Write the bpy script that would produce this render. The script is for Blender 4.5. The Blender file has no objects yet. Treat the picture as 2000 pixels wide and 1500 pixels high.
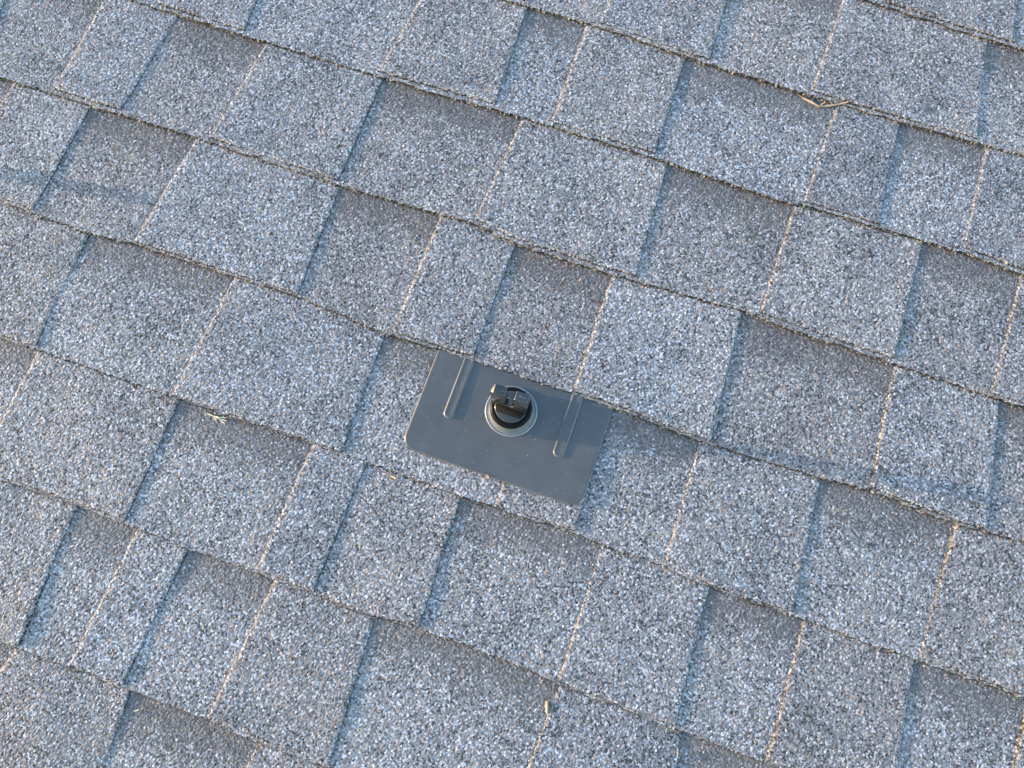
import bpy, math, random
import numpy as np
from mathutils import Matrix, Vector

sc = bpy.context.scene
col = sc.collection
rng = np.random.default_rng(11)
random.seed(4)
MM = 0.001
E = 142.9                       # exposure of one shingle course, mm
PITCH = math.radians(18)
# everything is laid out in roof space (u along the courses, v up the slope,
# w off the surface) and carried into the world by ROOF
ROOF = Matrix.Translation((0, 0, 4.0)) @ Matrix.Rotation(PITCH, 4, 'X')

# ------------------------------------------------------------------ camera
cam_d = bpy.data.cameras.new('camera')
cam = bpy.data.objects.new('camera', cam_d)
col.objects.link(cam)
R = Matrix(((0.9445463, -0.3183192, 0.0806544), (0.3283720, 0.9171034, -0.2260378), (-0.0020162, 0.2399879, 0.9707738)))
cam.matrix_world = ROOF @ (Matrix.Translation((0.0642, -0.5086, 0.9056)) @ R.to_4x4())
cam_d.sensor_width = 36
cam_d.lens = 1700 / 2000 * 36
cam_d.clip_start = 0.02
cam_d.clip_end = 500
cam_d.dof.use_dof = True          # focused on the bracket top, so the far corners are a touch soft
cam_d.dof.focus_distance = 0.80
cam_d.dof.aperture_fstop = 14.0
sc.camera = cam

# ------------------------------------------------------------- sun and sky
SUN_EL, SUN_AZ = math.radians(8.3), math.radians(8.6)      # over the roof plane, off the course line
to_sun = Vector((-math.cos(SUN_EL) * math.cos(SUN_AZ), -math.cos(SUN_EL) * math.sin(SUN_AZ), math.sin(SUN_EL)))
to_sun_w = ROOF.to_3x3() @ to_sun
sun_d = bpy.data.lights.new('sun', 'SUN')
sun_d.energy = 2.0
sun_d.angle = math.radians(0.6)
sun_d.color = (0.57, 0.46, 0.34)
sun = bpy.data.objects.new('sun', sun_d)
col.objects.link(sun)
sun.rotation_euler = to_sun_w.to_track_quat('Z', 'Y').to_euler()
sun.location = (-3, 0, 6)
w = bpy.data.worlds.new('World')
sc.world = w
w.use_nodes = True
nt = w.node_tree
sky = nt.nodes.new('ShaderNodeTexSky')
sky.sky_type = 'NISHITA'
sky.sun_disc = False
sky.sun_elevation = math.asin(to_sun_w.z)
sky.sun_rotation = math.atan2(to_sun_w.x, to_sun_w.y)
sky.ozone_density = 1.9
sky.air_density = 1.1
sky.dust_density = 0.6
bg = nt.nodes['Background']
nt.links.new(sky.outputs[0], bg.inputs[0])
bg.inputs[1].default_value = 0.15
sc.view_settings.view_transform = 'Standard'
sc.view_settings.look = 'None'
sc.view_settings.gamma = 1
sc.view_settings.exposure = 2.75
sc.render.engine = 'CYCLES'

# --------------------------------------------------------------- materials
def mat(name):
    m = bpy.data.materials.new(name)
    m.use_nodes = True
    return m, m.node_tree, m.node_tree.nodes['Principled BSDF']

def nd(t, kind, **kw):
    n = t.nodes.new(kind)
    for k, v in kw.items():
        if k in n.inputs: n.inputs[k].default_value = v
        else: setattr(n, k, v)
    return n

def math_n(t, op, a, b=None, clamp=False):
    n = t.nodes.new('ShaderNodeMath'); n.operation = op; n.use_clamp = clamp
    for i, x in enumerate((a, b)):
        if x is None: continue
        if isinstance(x, (int, float)): n.inputs[i].default_value = x
        else: t.links.new(x, n.inputs[i])
    return n.outputs[0]

def mixc(t, fac, a, b, mode='MIX'):
    n = t.nodes.new('ShaderNodeMix'); n.data_type = 'RGBA'; n.blend_type = mode
    for i, x in ((0, fac), (6, a), (7, b)):
        if isinstance(x, (int, float)): n.inputs[i].default_value = x
        elif isinstance(x, tuple): n.inputs[i].default_value = (*x, 1) if len(x) == 3 else x
        else: t.links.new(x, n.inputs[i])
    return n.outputs[2]

def ramp(t, fac, stops, mode='CONSTANT'):
    n = t.nodes.new('ShaderNodeValToRGB'); n.color_ramp.interpolation = mode
    cr = n.color_ramp
    while len(cr.elements) < len(stops): cr.elements.new(0.5)
    for e, (p, c) in zip(cr.elements, stops):
        e.position = p; e.color = (*c, 1)
    t.links.new(fac, n.inputs[0])
    return n.outputs[0]

LIGHT = [(0.0, (0.050, 0.048, 0.049)), (0.12, (0.150, 0.145, 0.148)), (0.34, (0.205, 0.199, 0.203)),
         (0.60, (0.262, 0.256, 0.262)), (0.80, (0.345, 0.340, 0.348)), (0.90, (0.52, 0.52, 0.53)), (0.95, (0.33, 0.262, 0.205))]
DARK = [(0.0, (0.098, 0.090, 0.087)), (0.25, (0.132, 0.122, 0.118)), (0.55, (0.165, 0.154, 0.150)),
        (0.82, (0.205, 0.197, 0.197)), (0.96, (0.32, 0.31, 0.31)), (0.99, (0.24, 0.19, 0.15))]
EDGE = [(0.0, (0.02, 0.019, 0.017)), (0.45, (0.060, 0.056, 0.047)), (0.70, (0.145, 0.135, 0.108)), (0.88, (0.31, 0.29, 0.24))]  # cut asphalt, kept lighter for the sunlit left sides of the tabs
EDGE_SHADED = [(0.0, (0.014, 0.013, 0.011)), (0.48, (0.040, 0.035, 0.028)), (0.72, (0.12, 0.106, 0.082)), (0.86, (0.29, 0.27, 0.225))]  # same asphalt, darkened with the shade on fronts and right sides

def granules(name, band):
    m, t, p = mat(name)
    tc = nd(t, 'ShaderNodeTexCoord').outputs['Object']
    info = nd(t, 'ShaderNodeObjectInfo').outputs['Random']
    vo = nd(t, 'ShaderNodeTexVoronoi', Scale=560.0)
    t.links.new(tc, vo.inputs['Vector'])
    sep = nd(t, 'ShaderNodeSeparateColor'); t.links.new(vo.outputs['Color'], sep.inputs[0])
    # the granule blend drifts in patches across every shingle
    n1 = nd(t, 'ShaderNodeTexNoise', Scale=16.0, Detail=3.0, Roughness=0.6); t.links.new(tc, n1.inputs['Vector'])
    n2 = nd(t, 'ShaderNodeTexNoise', Scale=90.0, Detail=2.0); t.links.new(tc, n2.inputs['Vector'])
    drift = math_n(t, 'ADD', math_n(t, 'MULTIPLY', math_n(t, 'SUBTRACT', n1.outputs[0], 0.5), 0.55),
                   math_n(t, 'MULTIPLY', math_n(t, 'SUBTRACT', n2.outputs[0], 0.5), 0.35))
    idx = math_n(t, 'ADD', sep.outputs[0], drift, clamp=True)
    c = ramp(t, idx, LIGHT)
    # larger pale granules scattered through the blend
    vb = nd(t, 'ShaderNodeTexVoronoi', Scale=395.0); t.links.new(tc, vb.inputs['Vector'])
    sb = nd(t, 'ShaderNodeSeparateColor'); t.links.new(vb.outputs['Color'], sb.inputs[0])
    fleck = math_n(t, 'MULTIPLY', math_n(t, 'GREATER_THAN', math_n(t, 'ADD', sb.outputs[0], math_n(t, 'MULTIPLY', drift, 0.5)), 0.88), math_n(t, 'LESS_THAN', vb.outputs['Distance'], 0.55))
    c = mixc(t, math_n(t, 'MULTIPLY', fleck, 0.95), c, (0.52, 0.52, 0.535))
    tone = math_n(t, 'ADD', math_n(t, 'MULTIPLY', info, 0.20), 0.91)
    # pits where granules have come away and the asphalt shows
    n6 = nd(t, 'ShaderNodeTexNoise', Scale=210.0, Detail=2.0); t.links.new(tc, n6.inputs['Vector'])
    n7 = nd(t, 'ShaderNodeTexNoise', Scale=7.0, Detail=3.0); t.links.new(tc, n7.inputs['Vector'])
    pit = math_n(t, 'GREATER_THAN', math_n(t, 'ADD', n6.outputs[0], math_n(t, 'MULTIPLY', math_n(t, 'SUBTRACT', n7.outputs[0], 0.5), 0.55)), 0.69)
    c = mixc(t, math_n(t, 'MULTIPLY', pit, 0.8), c, (0.045, 0.043, 0.042))
    if band:
        at = nd(t, 'ShaderNodeAttribute', attribute_name='band').outputs['Fac']
        n3 = nd(t, 'ShaderNodeTexNoise', Scale=60.0, Detail=4.0, Roughness=0.7); t.links.new(tc, n3.inputs['Vector'])
        f = math_n(t, 'ADD', at, math_n(t, 'MULTIPLY', math_n(t, 'SUBTRACT', n3.outputs[0], 0.5), 1.5))
        mr = nd(t, 'ShaderNodeMapRange'); mr.interpolation_type = 'SMOOTHSTEP'
        mr.inputs[1].default_value = 0.05; mr.inputs[2].default_value = 0.85
        t.links.new(f, mr.inputs[0])
        # granule by granule: dark blend wherever the granule's second random number is under the band value
        pick = math_n(t, 'LESS_THAN', sep.outputs[1], math_n(t, 'MULTIPLY', mr.outputs[0], 0.95))
        c = mixc(t, pick, c, ramp(t, sep.outputs[0], DARK))
    # each tab was cut from its own run of granules: a little warmer or cooler than its neighbours
    warm = math_n(t, 'MULTIPLY', math_n(t, 'SUBTRACT', math_n(t, 'FRACT', math_n(t, 'MULTIPLY', info, 7.31)), 0.5), 0.07)
    comb = nd(t, 'ShaderNodeCombineColor')
    t.links.new(math_n(t, 'ADD', tone, math_n(t, 'ADD', warm, 0.02)), comb.inputs[0]); t.links.new(math_n(t, 'SUBTRACT', tone, 0.025), comb.inputs[1]); t.links.new(math_n(t, 'SUBTRACT', tone, math_n(t, 'SUBTRACT', warm, 0.02)), comb.inputs[2])
    c = mixc(t, 1.0, c, comb.outputs[0], 'MULTIPLY')
    # faint snapped chalk line, broken by the grain
    sx = nd(t, 'ShaderNodeSeparateXYZ'); t.links.new(tc, sx.inputs[0])
    du = math_n(t, 'ABSOLUTE', math_n(t, 'SUBTRACT', sx.outputs[0], math_n(t, 'ADD', math_n(t, 'MULTIPLY', sx.outputs[1], 0.012), 0.0055)))
    on = math_n(t, 'MULTIPLY', math_n(t, 'LESS_THAN', du, 0.0008), math_n(t, 'LESS_THAN', math_n(t, 'ABSOLUTE', math_n(t, 'ADD', sx.outputs[1], 0.165)), 0.108))
    n4 = nd(t, 'ShaderNodeTexNoise', Scale=75.0, Detail=1.0); t.links.new(tc, n4.inputs['Vector'])
    on = math_n(t, 'MULTIPLY', on, math_n(t, 'GREATER_THAN', n4.outputs[0], 0.43))
    c = mixc(t, math_n(t, "MULTIPLY", on, 0.55), c, (0.16, 0.035, 0.04))
    t.links.new(c, p.inputs['Base Color'])
    p.inputs['Roughness'].default_value = 0.62
    p.inputs['Specular IOR Level'].default_value = 0.45
    b = nd(t, 'ShaderNodeBump', Strength=0.4, Distance=0.0009)
    vd = nd(t, 'ShaderNodeTexVoronoi', Scale=560.0); t.links.new(tc, vd.inputs['Vector'])
    t.links.new(math_n(t, 'SUBTRACT', 1.0, vd.outputs['Distance']), b.inputs['Height'])
    t.links.new(b.outputs[0], p.inputs['Normal'])
    return m

def edge_mat(name, stops):
    m, t, p = mat(name)
    tc = nd(t, 'ShaderNodeTexCoord').outputs['Object']
    vo = nd(t, 'ShaderNodeTexVoronoi', Scale=520.0); t.links.new(tc, vo.inputs['Vector'])
    sep = nd(t, 'ShaderNodeSeparateColor'); t.links.new(vo.outputs['Color'], sep.inputs[0])
    t.links.new(ramp(t, sep.outputs[0], stops), p.inputs['Base Color'])
    p.inputs['Roughness'].default_value = 0.8
    return m

def paint(name, base, rough, metallic=0.0, coat=0.0, bump=0.0, dust=0.0):
    m, t, p = mat(name)
    tc = nd(t, 'ShaderNodeTexCoord').outputs['Object']
    n = nd(t, 'ShaderNodeTexNoise', Scale=35.0, Detail=5.0, Roughness=0.6); t.links.new(tc, n.inputs['Vector'])
    c = ramp(t, n.outputs[0], [(0.3, tuple(x * 0.88 for x in base)), (0.7, tuple(x * 1.1 for x in base))], 'LINEAR')
    if dust:
        # specks of dust and granule grit, each a few tenths of a millimetre across
        vo = nd(t, 'ShaderNodeTexVoronoi', voronoi_dimensions='2D', Scale=210.0); t.links.new(tc, vo.inputs['Vector'])
        sep = nd(t, 'ShaderNodeSeparateColor'); t.links.new(vo.outputs['Color'], sep.inputs[0])
        speck = math_n(t, 'MULTIPLY', math_n(t, 'LESS_THAN', vo.outputs['Distance'], 0.11), math_n(t, 'GREATER_THAN', sep.outputs[0], 0.93))
        c = mixc(t, math_n(t, 'MULTIPLY', speck, dust), c, (0.55, 0.54, 0.52))
        n5 = nd(t, 'ShaderNodeTexNoise', Scale=9.0, Detail=6.0, Roughness=0.7); t.links.new(tc, n5.inputs['Vector'])
        c = mixc(t, math_n(t, 'MULTIPLY', n5.outputs[0], 0.12), c, (0.35, 0.33, 0.31))
    t.links.new(c, p.inputs['Base Color'])
    mr = nd(t, 'ShaderNodeMapRange'); mr.inputs[3].default_value = rough - 0.06; mr.inputs[4].default_value = rough + 0.08
    t.links.new(n.outputs[0], mr.inputs[0]); t.links.new(mr.outputs[0], p.inputs['Roughness'])
    p.inputs['Metallic'].default_value = metallic
    p.inputs['Coat Weight'].default_value = coat
    if bump:
        n2 = nd(t, 'ShaderNodeTexNoise', Scale=14.0, Detail=2.0); t.links.new(tc, n2.inputs['Vector'])
        b = nd(t, 'ShaderNodeBump', Strength=bump, Distance=0.002)
        t.links.new(n2.outputs[0], b.inputs['Height']); t.links.new(b.outputs[0], p.inputs['Normal'])
    return m

M_TAB = granules('granule_blend', False)
M_BASE = granules('granule_blend_with_dark_band', True)
M_EDGE_LIT = edge_mat('asphalt_edge_lit', EDGE)
M_EDGE_SHADED = edge_mat('asphalt_edge_shaded', EDGE_SHADED)
M_PLATE = paint('charcoal_painted_metal', (0.072, 0.075, 0.084), 0.42, bump=0.2, dust=0.3, coat=0.55)
M_CONE = paint('glossy_charcoal_cone', (0.25, 0.26, 0.27), 0.24, metallic=0.35, coat=0.9)
M_BLACK = paint('black_rubber', (0.006, 0.006, 0.007), 0.35)
M_CAP = paint('dark_glossy_cap', (0.045, 0.047, 0.048), 0.16, metallic=0.1, coat=0.8)
M_BRKT = paint('black_anodised_metal', (0.055, 0.058, 0.061), 0.2, metallic=0.4, coat=1.0)
M_BOLT = paint('dark_zinc', (0.22, 0.20, 0.18), 0.3, metallic=0.9)
M_SHADE_STRIP = paint('bracket_shade_brown', (0.022, 0.02, 0.018), 0.5)  # dark tone of the bracket's shade on the cap
for m_ in (M_BLACK, M_SHADE_STRIP): m_.node_tree.nodes['Principled BSDF'].inputs['Specular IOR Level'].default_value = 0.12
M_STEEL = paint('stainless_steel', (0.55, 0.52, 0.48), 0.28, metallic=1.0)
def plain(name, c1, c2, rough=0.75, scale=260.0):
    m, t, p = mat(name)
    tc = nd(t, 'ShaderNodeTexCoord').outputs['Object']
    n = nd(t, 'ShaderNodeTexNoise', Scale=scale, Detail=3.0); t.links.new(tc, n.inputs['Vector'])
    t.links.new(ramp(t, n.outputs[0], [(0.35, c1), (0.65, c2)], 'LINEAR'), p.inputs['Base Color'])
    p.inputs['Roughness'].default_value = rough
    return m
M_TWIG = plain('dry_bark', (0.36, 0.25, 0.17), (0.55, 0.42, 0.32))
M_STRAW = plain('pale_straw', (0.46, 0.44, 0.31), (0.62, 0.60, 0.46))
M_TAN = plain('tan_wood', (0.50, 0.33, 0.20), (0.62, 0.45, 0.30))
M_GREEN = plain('dull_green_leaf', (0.17, 0.20, 0.15), (0.25, 0.28, 0.22))
M_NEEDLE = plain('dark_red_needle', (0.08, 0.03, 0.03), (0.12, 0.05, 0.045))
M_CRUMB = plain('reddish_crumb', (0.42, 0.24, 0.18), (0.55, 0.34, 0.26))

# ----------------------------------------------------------- mesh plumbing
def link(name, me, parent=None, mats=()):
    o = bpy.data.objects.new(name, me)
    for m in mats: me.materials.append(m)
    col.objects.link(o)
    if parent: o.parent = parent
    return o

def np_mesh(name, V, F, mi=None, band=None, smooth=False):
    """V (n,3) in mm, F (m,4) quads -> mesh in metres"""
    me = bpy.data.meshes.new(name)
    V = np.asarray(V, dtype=np.float32) * MM
    F = np.asarray(F, dtype=np.int32)
    me.vertices.add(len(V)); me.vertices.foreach_set('co', V.ravel())
    me.loops.add(F.size); me.loops.foreach_set('vertex_index', F.ravel())
    me.polygons.add(len(F))
    me.polygons.foreach_set('loop_start', np.arange(0, F.size, F.shape[1], dtype=np.int32))
    me.polygons.foreach_set('loop_total', np.full(len(F), F.shape[1], dtype=np.int32))
    if mi is not None: me.polygons.foreach_set('material_index', np.asarray(mi, dtype=np.int32))
    me.polygons.foreach_set('use_smooth', np.full(len(F), smooth, dtype=bool))
    if band is not None:
        a = me.attributes.new('band', 'FLOAT', 'POINT'); a.data.foreach_set('value', np.asarray(band, dtype=np.float32))
    me.update(calc_edges=True); me.validate()
    return me

def py_mesh(name, verts, faces, smooth=False):
    me = bpy.data.meshes.new(name)
    me.from_pydata([tuple(c * MM for c in v) for v in verts], [], faces)
    me.update()
    if smooth:
        for p in me.polygons: p.use_smooth = True
    return me

# -------------------------------------------------------- the shingle roof
LINES = {   # bottom edge of every course: (u, v) in mm
 -2: [(222, 286.5), (380, 279.8), (428, 281.0)],
 -1: [(-185, 145.6), (-56, 148.9), (50, 142.0), (191, 140.4), (313, 140.4), (402, 143.6), (455, 146.8)],
 0: [(-607, -0.5), (-539, -1.7), (-426, -1.1), (-277, -0.1), (-141, 4.2), (-66, 5.6), (54, 6.0), (216, 0.1), (228, 5.0), (318, 5.2), (424, 7.4), (483, 3.1)],
 1: [(-700, -146.8), (-582, -144.8), (-453, -142.1), (-274, -144.8), (-109, -137.6), (-64, -146.6), (53, -146.0), (217, -137.4), (222, -141.0), (367, -143.6), (512, -145.8)],
 2: [(-628, -287.6), (-518, -290.9), (-458, -284.4), (-343, -283.3), (-264, -281.3), (-160, -291.9), (-96, -288.2), (95, -287.7), (196, -293.6), (325, -288.8), (376, -283.7), (466, -290.2), (534, -283.1)],
 3: [(-554, -431.6), (-508, -430.9), (-341, -430.3), (-188, -428.8), (-131, -427.3), (-22, -429.0), (106, -424.9), (132, -428.4), (197, -427.5), (245, -433.9), (343, -432.6), (459, -434.0), (569, -433.9)],
 4: [(-483, -569.5), (-395, -567.2), (-331, -568.2), (-266, -569.5), (-170, -568.6), (-66, -571.2), (-16, -565.3), (82, -565.1), (132, -570.7), (254, -572.5), (347, -573.1)],
 5: [(-408, -714.8), (-271, -713.4), (-169, -714.0), (-129, -717.6)],
}
EDGES = {   # side edges of the raised tabs: T = left edge, D = right edge; u at the top, u at the bottom
 -2: [('T', 240.0, 258.1), ('D', 397.6, 412.3)],
 -1: [('D', -160.7, -149.5), ('T', -52.7, -57.1), ('D', 75.8, 79.2), ('T', 208.4, 202.6), ('D', 383.0, 397.0)],
 0: [('D', -462.5, -451.6), ('T', -268.3, -282.1), ('D', -146.1, -138.7), ('T', -71.0, -70.2), ('D', 52.1, 54.5), ('T', 235.4, 229.6), ('D', 310.4, 315.2), ('T', 410.4, 409.8)],
 1: [('D', -748.2, -729.4), ('T', -630.1, -628.7), ('D', -536.9, -545.3), ('T', -422.6, -432.1), ('D', -275.5, -273.6), ('T', -102.8, -112.3), ('D', 72.0, 77.3), ('T', 221.9, 217.2), ('D', 367.8, 366.4)],
 2: [('D', -582.9, -584.1), ('T', -449.6, -460.6), ('D', -271.3, -265.0), ('T', -149.9, -152.4), ('D', -60.1, -60.1), ('T', 53.0, 53.6), ('D', 199.5, 206.0), ('T', 370.3, 375.0), ('D', 484.8, 498.2)],
 3: [('D', -514.9, -510.2), ('T', -340.1, -347.6), ('D', -159.5, -155.3), ('T', 12.2, 15.7), ('D', 97.6, 101.4), ('T', 196.4, 196.0), ('D', 325.4, 332.2), ('T', 468.2, 459.1)],
 4: [('T', -506.8, -506.9), ('D', -340.2, -338.2), ('T', -186.9, -190.6), ('J', -126.8, -128.6), ('D', -21.3, -16.6), ('T', 131.4, 130.6), ('D', 246.4, 251.0), ('T', 345.1, 343.4), ('D', 458.0, 465.5)],
 5: [('D', -393.6, -385.0), ('T', -324.4, -329.6), ('D', -266.5, -272.0), ('T', -170.5, -180.6), ('D', -62.1, -52.3), ('T', 133.7, 124.6), ('D', 259.3, 278.5)],
 6: [('T', -387.3, -421.6), ('D', -264.3, -250.7), ('T', -125.8, -139.8)],
}
U0, U1 = -1330.0, 1130.0
C_FIRST, C_LAST = -5, 8
Z_BOT, Z_TOP, TAB_H = 5.6, 0.6, 1.9

def vline(k, u):
    pts = LINES.get(k)
    u = np.asarray(u, dtype=float)
    if not pts: return np.full_like(u, -k * E) + 1.2 * np.sin(u / 140.0 + k)
    xs = np.array([p[0] for p in pts]); ys = np.array([p[1] for p in pts])
    xs = np.concatenate([[xs[0] - 150], xs, [xs[-1] + 150]]); ys = np.concatenate([[-k * E], ys, [-k * E]])
    return -k * E + (np.interp(u, xs, ys) * 0.5 + np.interp(u - 14, xs, ys) * 0.25 + np.interp(u + 14, xs, ys) * 0.25 + k * E) * 0.85

def wave(u, v, seed, amp):
    r = np.random.default_rng(seed)
    z = 0
    for _ in range(5):
        L = r.uniform(50, 190); a = r.uniform(0, math.tau); ph = r.uniform(0, math.tau)
        z = z + np.sin((u * math.cos(a) + v * math.sin(a)) * math.tau / L + ph) * L / 190.0
    return z * amp

def rough_line(x, seed, amp):
    """ragged edge offset along x (mm)"""
    r = np.random.default_rng(seed)
    z = r.normal(0, 0.55, len(x))
    for L in (9, 17, 40, 85):
        z = z + 0.26 * np.sin(x * math.tau / L + r.uniform(0, math.tau)) * r.uniform(0.5, 1.1)
    return z * amp

CAM_R = np.array(R); CAM_T = np.array((64.2, -508.6, 905.6))
def in_frame(u, v, margin=60):
    d = (np.array((u, v, 3.0)) - CAM_T) @ CAM_R
    x = 1000 + 1700 * d[0] / -d[2]; y = 750 - 1700 * d[1] / -d[2]
    return -margin < x < 2000 + margin and -margin < y < 1500 + margin

def seen_range(k):
    us = [u for u in np.arange(U0, U1, 15) if any(in_frame(u, -k * E + f * E) for f in (0, 0.5, 1.0))]
    return (min(us) - 15, max(us) + 15) if us else (0, 0)

def base_z(d):
    return Z_BOT + (Z_TOP - Z_BOT) * d

def axis(a, b, fine):
    """positions from a to b with fine spacing inside the listed intervals"""
    out = [a]; x = a
    while x < b - 1e-6:
        st = 1.75 if any(i0 <= x <= i1 for i0, i1 in fine) else 9.0
        nxt = min([i0 for i0, i1 in fine if i0 > x] + [b])
        x = min(x + st, nxt if nxt > x else x + st, b)
        out.append(x)
    return np.array(out)

def quads(nr, nc, off=0):
    i = np.arange(nr - 1)[:, None] * nc + np.arange(nc - 1)[None, :]
    i = i.ravel() + off
    return np.stack([i, i + 1, i + nc + 1, i + nc], 1)

_tabs = {}
def make_tabs(k):
    if k not in _tabs: _tabs[k] = _make_tabs(k)
    return _tabs[k]

def _make_tabs(k):
    """(uL_top, uL_bot, uR_top, uR_bot, height) for every tab of course k across the whole roof"""
    r = random.Random(100 + k)
    es = list(EDGES.get(k, []))
    if not es:
        u = r.uniform(-100, 0); es = [('T', u, u - 3), ('D', u + 150, u + 156)]
    while es[0][1] > U0 + 60:
        u = es[0][1] - r.uniform(85, 175)
        kind = 'D' if es[0][0] == 'T' else 'T'
        es.insert(0, (kind, u, u + (r.uniform(2, 8) if kind == 'D' else -r.uniform(1, 8))))
    while es[-1][1] < U1 - 60:
        u = es[-1][1] + r.uniform(85, 175)
        kind = 'T' if es[-1][0] != 'T' else 'D'
        es.append((kind, u, u + (r.uniform(2, 8) if kind == 'D' else -r.uniform(1, 8))))
    if es[0][0] != 'T': es.insert(0, ('T', U0, U0))
    if es[-1][0] == 'T': es.append(('D', U1, U1))
    tabs = []
    for a, b in zip(es, es[1:]):
        if a[0] == 'T': tabs.append((a[1], a[2], b[1], b[2], TAB_H * (2.0 if b[0] == 'J' else 1.0)))
        elif a[0] == 'J': tabs.append((a[1], a[2], b[1], b[2], TAB_H))
    return tabs

def build_base(k, tabs, parent):
    s0, s1 = seen_range(k)
    gaps = []; x = U0
    for t in tabs:
        gaps.append((x, max(t[0], t[1]) + 4)); x = min(t[2], t[3]) - 4
    gaps.append((x, U1))
    fine = [(max(a, s0), min(b, s1)) for a, b in gaps if min(b, s1) > max(a, s0)]
    # the bottom rim shows under the tabs too, so keep a tolerable step there
    us = axis(U0, U1, fine) if fine else np.arange(U0, U1 + 1, 12.0)
    ds = np.linspace(0, 1.10, int(E * 1.10 / 1.75) if fine else 14)
    n, mrow = len(us), len(ds)
    vb, vt = vline(k, us), vline(k - 1, us)
    U = np.repeat(us[None], mrow, 0).copy(); D = np.repeat(ds[:, None], n, 1)
    V = vb[None] + (vt - vb)[None] * D
    Z = base_z(D) + wave(U, V, 500 + k, 0.22)
    j = 1.0 if fine else 0.2
    Z += rng.normal(0, 0.17, Z.shape) * j
    U[:, 1:-1] += rng.uniform(-0.45, 0.45, (mrow, n - 2)) * j
    V[1:] += rng.uniform(-0.45, 0.45, (mrow - 1, n)) * j
    V[0] += rough_line(us, 900 + k, 1.15)
    band = (V - (vt[None] - 62.0)) / 62.0
    top = np.stack([U, V, Z], -1).reshape(-1, 3)
    # front rim: down, then undercut
    r1 = np.stack([U[0] + rng.normal(0, .3, n), V[0] - 0.5 + rng.normal(0, .35, n), Z[0] - 1.3 + rng.normal(0, .2, n)], -1)
    r2 = np.stack([U[0], V[0] - (1.3 if k < 3 else 0.6) + rng.normal(0, .5, n), Z[0] - 2.7 + rng.normal(0, .2, n)], -1)
    r3 = np.stack([U[0], V[0] + 6.0, np.full(n, -1.0)], -1)
    VV = np.concatenate([r3, r2, r1, top])
    F = quads(mrow + 3, n)
    mi = np.zeros(len(F), int); mi[:3 * (n - 1)] = 1
    bd = np.concatenate([np.zeros(3 * n), band.ravel()])
    return link('shingle_course', np_mesh('shingle_course', VV, F, mi, bd), parent, (M_BASE, M_EDGE_SHADED))

def build_tab(k, t, parent, seed):
    uLt, uLb, uRt, uRb, h = t
    s0, s1 = seen_range(k)
    seen = min(uRt, uRb) > s0 and max(uLt, uLb) < s1
    step = 1.75 if seen else 10.0
    r = np.random.default_rng(seed)
    ncol = max(4, int((uRb - uLb) / step)); nrow = max(5, int(E * 1.08 / step))
    S, D = np.meshgrid(np.linspace(0, 1, ncol), np.linspace(0, 1.08, nrow))
    L = uLb + (uLt - uLb) * D; Rr = uRb + (uRt - uRb) * D
    dv = D[:, 0] * E
    L = L + rough_line(dv, seed + 1, 0.75)[:, None]; Rr = Rr + rough_line(dv, seed + 2, 0.75)[:, None]
    U = L + (Rr - L) * S
    vb, vt = vline(k, U), vline(k - 1, U)
    lip = r.uniform(1.4, 3.2) if k >= 3 else (r.uniform(2.6, 4.4) if k == 2 else r.uniform(4.2, 6.6))
    V = vb + (vt - vb) * D
    V += lip * np.clip(1 - D * 8, 0, 1)
    edge = np.minimum(np.minimum(U - L, Rr - U), (V - vb - lip))
    Z = base_z(D) + h + wave(U, V, seed + 3, 0.30) - 0.7 * np.clip(1 - edge / 3.0, 0, 1) ** 2
    j = 1.0 if seen else 0.2
    Z += r.normal(0, 0.18, Z.shape) * j
    U[:, 1:-1] += r.uniform(-0.45, 0.45, (nrow, ncol - 2)) * j
    V[1:] += r.uniform(-0.45, 0.45, (nrow - 1, ncol)) * j
    V[0] += rough_line(U[0], seed + 4, 1.1)
    top = np.stack([U, V, Z], -1).reshape(-1, 3)
    F = [quads(nrow, ncol)]; mi = [np.zeros(len(F[0]), int)]
    idx = np.arange(nrow * ncol).reshape(nrow, ncol)
    verts = [top]; off = len(top)
    for loop, du, dvv, mt in ((idx[0][::-1], 0, -1.7 if k < 3 else -0.7, 2), (idx[:, 0], -1.9, 0, 1), (idx[:, -1][::-1], 1.0, 0, 2)):
        P = top[loop]; m = len(P)
        a = P + np.stack([np.full(m, du * .5) + r.normal(0, .25, m), np.full(m, dvv * .5) + r.normal(0, .25, m), np.full(m, -h * .5)], -1)
        b = P + np.stack([np.full(m, du), np.full(m, dvv), np.full(m, -h - 1.2)], -1)
        verts += [a, b]
        ia = off + np.arange(m); ib = ia + m; off += 2 * m
        for x, y in ((loop, ia), (ia, ib)):
            q = np.stack([x[1:], x[:-1], y[:-1], y[1:]], 1)
            F.append(q); mi.append(np.full(len(q), mt))
    return link('shingle_tab', np_mesh('shingle_tab', np.concatenate(verts), np.concatenate(F), np.concatenate(mi)), parent, (M_TAB, M_EDGE_LIT, M_EDGE_SHADED))

ROOTS = []
def thing(name, label, cat, loc_mm=(0, 0, 0), group=None):
    o = bpy.data.objects.new(name, None); col.objects.link(o)
    o.empty_display_size = 0.05
    o.location = [c * MM for c in loc_mm]
    o['label'] = label; o['category'] = cat
    if group: o['group'] = group
    ROOTS.append(o)
    return o

roof = thing('shingle_roof', 'grey granule-coated asphalt shingle roof slope running under the dark metal flashing', 'roof')
for k in range(C_FIRST, C_LAST + 1):
    tabs = make_tabs(k)
    course = build_base(k, tabs, roof)
    for n, t in enumerate(tabs):
        build_tab(k, t, course, 10000 + (k + 20) * 200 + n * 7)

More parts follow.
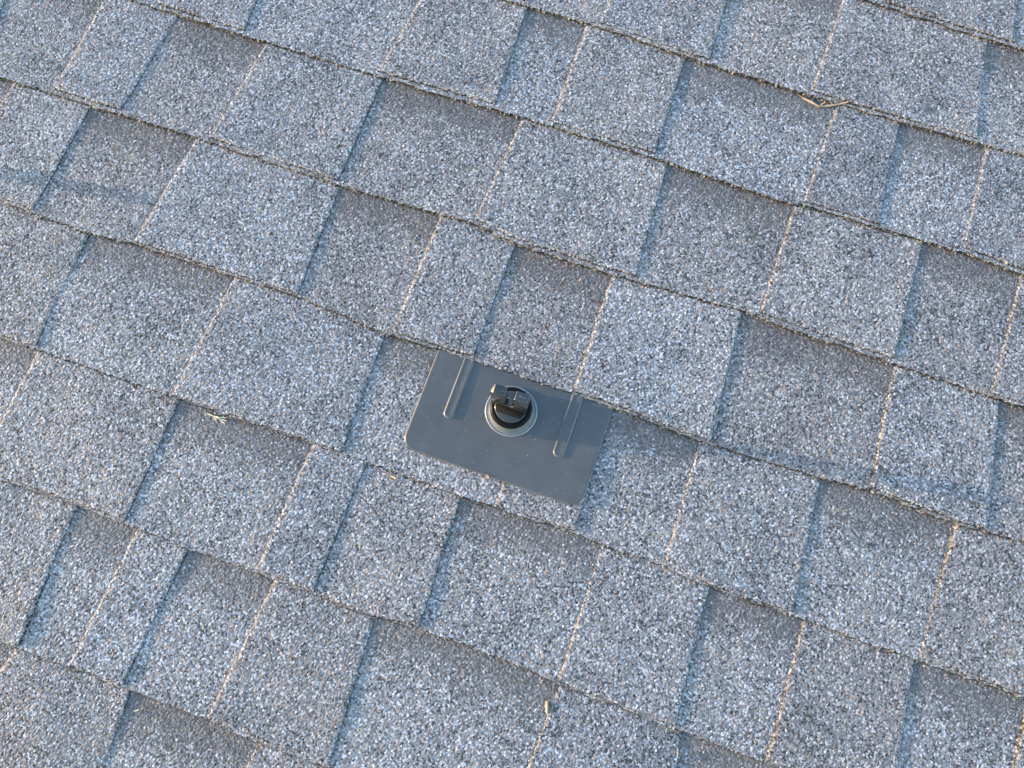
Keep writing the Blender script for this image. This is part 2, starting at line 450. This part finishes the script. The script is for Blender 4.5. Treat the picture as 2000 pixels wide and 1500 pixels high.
# ------------------------------------------------------- the flashed mount
def lathe(name, prof, mtl, parent, n=96, smooth=True, closed_top=True):
    vs, fs = [], []
    for r_, z in prof:
        for i in range(n):
            a = math.tau * i / n
            vs.append((r_ * math.cos(a), r_ * math.sin(a), z))
    for j in range(len(prof) - 1):
        for i in range(n):
            fs.append((j * n + i, j * n + (i + 1) % n, (j + 1) * n + (i + 1) % n, (j + 1) * n + i))
    if closed_top: fs.append(tuple((len(prof) - 1) * n + i for i in range(n)))
    me = py_mesh(name, vs, fs, smooth)
    return link(name, me, parent, (mtl,))

def bevel(o, width, seg=3, angle=30):
    b = o.modifiers.new('bevel', 'BEVEL'); b.width = width * MM; b.segments = seg
    b.limit_method = 'ANGLE'; b.angle_limit = math.radians(angle)
    for p in o.data.polygons: p.use_smooth = True
    return o

def prism(name, outline, y0, y1, mtl, parent):
    """outline in (u, z), extruded along v"""
    n = len(outline)
    vs = [(x, y0, z) for x, z in outline] + [(x, y1, z) for x, z in outline]
    fs = [tuple(range(n)), tuple(range(2 * n - 1, n - 1, -1))] + [(i, i + n, (i + 1) % n + n, (i + 1) % n) for i in range(n)]
    me = py_mesh(name, vs, fs)
    import bmesh
    bm = bmesh.new(); bm.from_mesh(me); bmesh.ops.recalc_face_normals(bm, faces=bm.faces); bm.to_mesh(me); bm.free()
    return link(name, me, parent, (mtl,))

def flashing_plate(parent, cx, cy):
    """rectangular sheet with rounded lower corners; local mm, slope of the shingles below"""
    x0, x1, yt, yb, r_ = -96.8 - 0.0, 101.0, 46.0, -74.0, 15.0
    def zz(y):   # parallel to the tab surface underneath
        return (y + 0.0) * (-5.0 / E)
    pts = []
    nx, ny = 100, 62
    # ring-shaped grid: map a unit square onto the rounded rectangle rows
    rows = []
    ys = [yb + (yt - yb) * (i / ny) for i in range(ny + 1)]
    vs, fs = [], []
    for y in ys:
        q = max(0.0, r_ - (y - yb))
        cut = r_ - math.sqrt(max(0.0, r_ * r_ - q * q)) if q > 0 else 0.0
        for i in range(nx + 1):
            vs.append([x0 + cut + (x1 - x0 - 2 * cut) * i / nx, y, zz(y) + 0.25 * math.sin(i / 19.0) * math.sin(y / 31.0)])
    m = nx + 1
    for j in range(ny):
        for i in range(nx):
            fs.append((j * m + i, j * m + i + 1, (j + 1) * m + i + 1, (j + 1) * m + i))
    me = py_mesh('flashing_plate', vs, fs, True)
    o = link('flashing_plate', me, parent, (M_PLATE,))
    s = o.modifiers.new('solid', 'SOLIDIFY'); s.thickness = 0.9 * MM; s.offset = -1
    return o, zz

def bead(parent, x, ytop, ybot, wdt, zz, h):
    """pressed stiffening rib: flat top, sloped flanks, round lower end"""
    def ring(inset, dz):
        hw = wdt / 2 - inset; out = []
        cy = ybot + wdt / 2
        out.append((x - hw, ytop)); 
        for i in range(17):
            a = math.pi + math.pi * i / 16
            out.append((x + hw * math.cos(a), cy + hw * math.sin(a)))
        out.append((x + hw, ytop))
        return [(a, b, zz(b) + dz) for a, b in out]
    rings = [ring(-0.3, 0.0), ring(0.0, 0.10), ring(0.8, h * 0.92), ring(1.15, h), ring(2.4, h * 0.96), ring(3.6, h * 0.8)]
    n = len(rings[0]); vs = [p for r_ in rings for p in r_]; fs = []
    for j in range(len(rings) - 1):
        for i in range(n - 1):
            fs.append((j * n + i, j * n + i + 1, (j + 1) * n + i + 1, (j + 1) * n + i))
    top = [(len(rings) - 1) * n + i for i in range(n)]
    fs.append(tuple(top))
    return link('bead', py_mesh('bead', vs, fs, True), parent, (M_PLATE,))

def make_mount(loc, label):
    root = thing('solar_mount', label, 'roof mount', loc, 'solar mounts in a row along the roof')
    plate, zz = flashing_plate(root, 0, 0)
    bead(plate, -60.8, 46.0, -29.5, 12.0, zz, 1.6)
    bead(plate, 61.4, 46.0, -31.0, 12.0, zz, 1.6)
    tilt = math.atan(-5.0 / E)
    c = lathe('flared_cone', [(28.0, -0.5), (27.8, 0.6), (27.0, 1.5), (26.2, 1.6), (25.4, 0.9), (24.8, 0.9), (24.3, 3.0), (23.2, 7.0), (22.4, 10.5), (21.6, 13.0), (20.8, 14.2), (19.0, 14.6)], M_CONE, root)
    lathe('rubber_seal', [(21.2, 13.2), (22.0, 14.4), (22.0, 17.6), (21.2, 18.8), (17.6, 20.6), (16.8, 20.0)], M_BLACK, root, closed_top=False)
    cap = lathe('standoff_cap', [(17.0, 16.0), (17.0, 21.4), (16.7, 22.2), (16.0, 22.5)], M_CAP, root)
    bevel(cap, 0.3)
    # bracket: upright slotted block standing across the cap, along the courses
    zb, zt, zf = 22.4, 75.0, 36.0
    out = [(-18.6, zb), (17.8, zb), (18.3, zt - 1.8), (17.0, zt), (4.6, zt), (4.0, zt - 1.0), (4.0, zf + 6), (3.4, zf + 2.2), (1.6, zf + .2), (-0.8, zf - .3), (-3.2, zf + .2), (-5.0, zf + 2.2), (-5.6, zf + 6), (-5.6, zt - 1.0), (-6.2, zt), (-17.2, zt + 0.6), (-20.3, zt - 2.2), (-20.3, zb + 26), (-18.6, zb + 14)]
    b = prism('slotted_bracket', out, -3.4, 6.2, M_BRKT, root)
    bevel(b, 0.9, 3)
    # hex bolt standing in the slot
    bt = lathe('bolt', [(3.5, 0.0), (3.5, 3.4), (3.1, 3.9), (2.2, 4.1)], M_BOLT, b, 6, smooth=False)
    bt.location = (-0.8 * MM, 1.2 * MM, (zf - 0.5) * MM)
    # dark strip added as the bracket's shade and reflection, clipped to the round cap
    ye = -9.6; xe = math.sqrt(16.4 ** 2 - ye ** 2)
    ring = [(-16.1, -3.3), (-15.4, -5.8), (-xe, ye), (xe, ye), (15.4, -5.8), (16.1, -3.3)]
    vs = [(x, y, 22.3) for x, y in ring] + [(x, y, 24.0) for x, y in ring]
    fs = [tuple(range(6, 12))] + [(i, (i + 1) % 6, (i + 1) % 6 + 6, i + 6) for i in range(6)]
    bevel(link('bracket_shade_strip', py_mesh('bracket_shade_strip', vs, fs), root, (M_SHADE_STRIP,)), 0.4, 2)
    for sx in (-1, 1):     # pressed tick marks on the prong tops
        cx = -12.0 if sx < 0 else 11.2
        tv = [(cx - 3.2, 1.0, zt + .25), (cx - 1.0, 1.0, zt + .25), (cx - 1.0, 2.2, zt + .25), (cx - 3.2, 2.2, zt + .25)]
        vs = tv + [(a, b2, z - .6) for a, b2, z in tv] 
        tv2 = [(cx, 1.2, zt + .2), (cx + 4.4, 1.0, zt + .2), (cx + 4.4, 1.5, zt + .2), (cx, 1.7, zt + .2)]
        vs += tv2 + [(a, b2, z - .6) for a, b2, z in tv2]
        fs = []
        for o_ in (0, 8):
            fs += [(o_, o_ + 1, o_ + 2, o_ + 3)] + [(o_ + i, o_ + 4 + i, o_ + 4 + (i + 1) % 4, o_ + (i + 1) % 4) for i in range(4)]
        link('stamped_mark', py_mesh('stamped_mark', vs, fs), b, (M_STEEL,))
    return root

TAB_TOP = lambda v: base_z((v + 430.0) / E) + TAB_H + 1.2
mount = make_mount((-1.7, -327.2, TAB_TOP(-327.2)), 'black slotted bracket on a round cone rising from a charcoal metal flashing plate')
# its neighbour on the next rafter stands outside the picture; only the tip of its shadow reaches in
mount2 = make_mount((-975.0, -309.0, TAB_TOP(-309.0)), 'second slotted bracket and flashing plate, beyond the left edge of the photo')

# ------------------------------------------------------------------ debris
def zsurf(u, v, raised=True):
    k = math.ceil(-v / E)
    if v < float(vline(k, u)): k += 1
    elif v > float(vline(k - 1, u)): k -= 1
    d = (v - float(vline(k, u))) / E
    up = False
    for t in make_tabs(k):
        if t[1] + (t[0] - t[1]) * d < u < t[3] + (t[2] - t[3]) * d: up = t[4]
    return base_z(d) + (up or 0)

def tube(pts, radii, n=8, seed=0):
    r = random.Random(seed)
    vs, fs = [], []
    P = [Vector(p) for p in pts]
    for i, p in enumerate(P):
        d = (P[min(i + 1, len(P) - 1)] - P[max(i - 1, 0)]).normalized()
        a = d.cross(Vector((0, 0, 1))).normalized(); b = d.cross(a)
        for q in range(n):
            an = math.tau * q / n; rr = radii[i] * r.uniform(0.85, 1.15)
            vs.append(tuple(p + a * rr * math.cos(an) + b * rr * math.sin(an)))
    for i in range(len(P) - 1):
        for q in range(n):
            fs.append((i * n + q, i * n + (q + 1) % n, (i + 1) * n + (q + 1) % n, (i + 1) * n + q))
    fs += [tuple(range(n)), tuple(reversed(range((len(P) - 1) * n, len(P) * n)))]
    return vs, fs

def debris(name, label, cat, mtl, strands, origin, group=None):
    V, F = [], []
    for i, (pts, rad) in enumerate(strands):
        v, f = tube([(p[0] - origin[0], p[1] - origin[1], p[2]) for p in pts], rad, seed=i)
        F += [tuple(a + len(V) for a in q) for q in f]; V += v
    me = py_mesh(name, V, F, True)
    o = link(name, me, None, (mtl,))
    o.location = (origin[0] * MM, origin[1] * MM, zsurf(*origin) * MM)
    o['label'] = label; o['category'] = cat
    if group: o['group'] = group
    ROOTS.append(o)
    return o

debris('twig', 'thin bent brown twig lying along a shingle edge near the upper right corner', 'twig', M_TWIG,
    [([(190, 138, 1.6), (198, 135.8, 1.4), (206, 134.6, 1.2), (214, 132.2, 1.2), (217.5, 131.6, 1.4)], [0.7, 1.1, 1.2, 1.1, 0.8]),
     ([(215, 131.2, 1.5), (222, 133.8, 1.5), (230, 137.2, 2.2), (238, 140.6, 3.6), (246, 145.2, 5.5)], [1.0, 1.2, 1.2, 1.0, 0.5]),
     ([(217, 131.5, 1.5), (219, 134.8, 3.0), (222, 137.4, 4.0)], [0.8, 0.7, 0.4])], (217, 133))
debris('dry_blossom', 'pale yellow forked scrap of dried blossom under a shingle edge', 'plant scrap', M_STRAW,
    [([(-309, -434.6, 1.0), (-304, -434.8, 1.6), (-298, -435.0, 1.4), (-292, -435.0, 1.6)], [0.5, 0.8, 0.8, 0.9]),
     ([(-293, -435.0, 1.6), (-289, -433.4, 1.9), (-285, -432.8, 1.4)], [0.8, 0.9, 0.4]),
     ([(-293, -435.0, 1.6), (-288, -435.6, 1.6), (-283, -435.2, 1.2)], [0.8, 0.9, 0.4]),
     ([(-292, -435.4, 1.6), (-288, -437.6, 1.4), (-284, -438.2, 1.0)], [0.8, 0.8, 0.4]),
     ([(-300, -435.0, 1.4), (-297, -436.8, 1.2), (-294, -437.6, 1.0)], [0.5, 0.6, 0.3])], (-294, -435))
debris('wood_splinter', 'short straight tan wood splinter upright against a tab edge near the bottom', 'splinter', M_TAN,
    [([(126.4, -589.6, 1.5), (128.4, -594.6, 1.7), (130.6, -600.2, 1.4)], [1.3, 1.5, 1.1])], (128.5, -595), 'wood splinters on the roof')
debris('wood_splinter', 'small slanting tan splinter at the course edge left below the metal plate', 'splinter', M_TAN,
    [([(-101.4, -432.4, 2.0), (-97, -433.0, 1.8), (-91.8, -433.8, 1.3)], [0.7, 1.1, 0.6])], (-97, -433), 'wood splinters on the roof')
debris('leaf_fragment', 'narrow dull green leaf fragment at a tab edge near the bottom of the roof', 'leaf', M_GREEN,
    [([(260.0, -589.0, 1.2), (261.2, -593.0, 1.3), (262.0, -597.0, 1.0)], [0.5, 1.0, 0.4])], (261, -593))
debris('pine_needle', 'tiny dark red needle lying beside a tan tab edge above the bracket', 'needle', M_NEEDLE,
    [([(38.6, -180.0, 0.9), (44.5, -181.2, 1.2), (51.4, -182.0, 0.9)], [0.45, 0.6, 0.45])], (45, -181))
debris('bark_flake', 'tiny orange-tan bark flake alone on a smooth dark recess above the bracket', 'flake', M_TAN,
    [([(21.6, -160.2, 0.8), (21.0, -162.0, 1.1), (20.6, -164.4, 0.8)], [0.5, 0.8, 0.5])], (21, -162))
debris('grit_crumb', 'reddish crumb of grit stuck to the lower edge of the metal plate', 'crumb', M_CRUMB,
    [([(-4.6, -400.6, 2.0), (-2.6, -400.0, 2.7), (-0.2, -401.4, 1.8)], [1.0, 1.7, 0.9])], (-2.6, -400.4))
debris('seed_husk', 'pale cream husk lying in the dark recess near the lower left corner', 'husk', M_STRAW,
    [([(-252.8, -731.6, 1.2), (-250.4, -730.2, 1.8), (-248.0, -728.6, 1.2)], [0.6, 1.1, 0.5])], (-250.4, -730.2))

# loose granules washed down against the course edges
def grit():
    r = np.random.default_rng(77)
    octa = np.array([(1, 0, 0), (0, 1, 0), (-1, 0, 0), (0, -1, 0), (0, 0, 1), (0, 0, -1)], float)
    tri = np.array([(0, 1, 4), (1, 2, 4), (2, 3, 4), (3, 0, 4), (1, 0, 5), (2, 1, 5), (3, 2, 5), (0, 3, 5)])
    Vs, Fs = [], []
    for k in range(-2, 7):
        s0, s1 = seen_range(k)
        for u in r.uniform(s0, s1, 520):
            if math.sin(u / 37.0 + k * 2.1) + r.uniform(-1, 1) < -0.1: continue
            if k == 2 and -100 < u < 103 and r.uniform() < 0.9: continue
            v = float(vline(k, u)) - 0.6 - abs(r.normal(0, 1.6))
            z = zsurf(u, v) + 0.35
            if k == 2 and -100 < u < 103: z = 5.4
            o = octa * r.uniform(0.5, 1.0, (6, 1)) * np.array((1.0, 0.9, 0.7))
            a = r.uniform(0, math.tau); c_, s_ = math.cos(a), math.sin(a)
            o = np.stack([o[:, 0] * c_ - o[:, 1] * s_, o[:, 0] * s_ + o[:, 1] * c_, o[:, 2]], 1) + (u, v, z)
            Fs.append(tri + 6 * len(Vs)); Vs.append(o)
    o = link('loose_granules', np_mesh('loose_granules', np.concatenate(Vs), np.concatenate(Fs)), None, (M_TAB,))
    o['kind'] = 'stuff'; o['label'] = 'loose grey mineral granules gathered along the shingle edges'; o['category'] = 'granules'
    ROOTS.append(o)
grit()

# carry the whole place from roof space onto the pitched roof
for o in ROOTS:
    o.matrix_world = ROOF @ Matrix.Translation(o.location) @ o.rotation_euler.to_matrix().to_4x4()
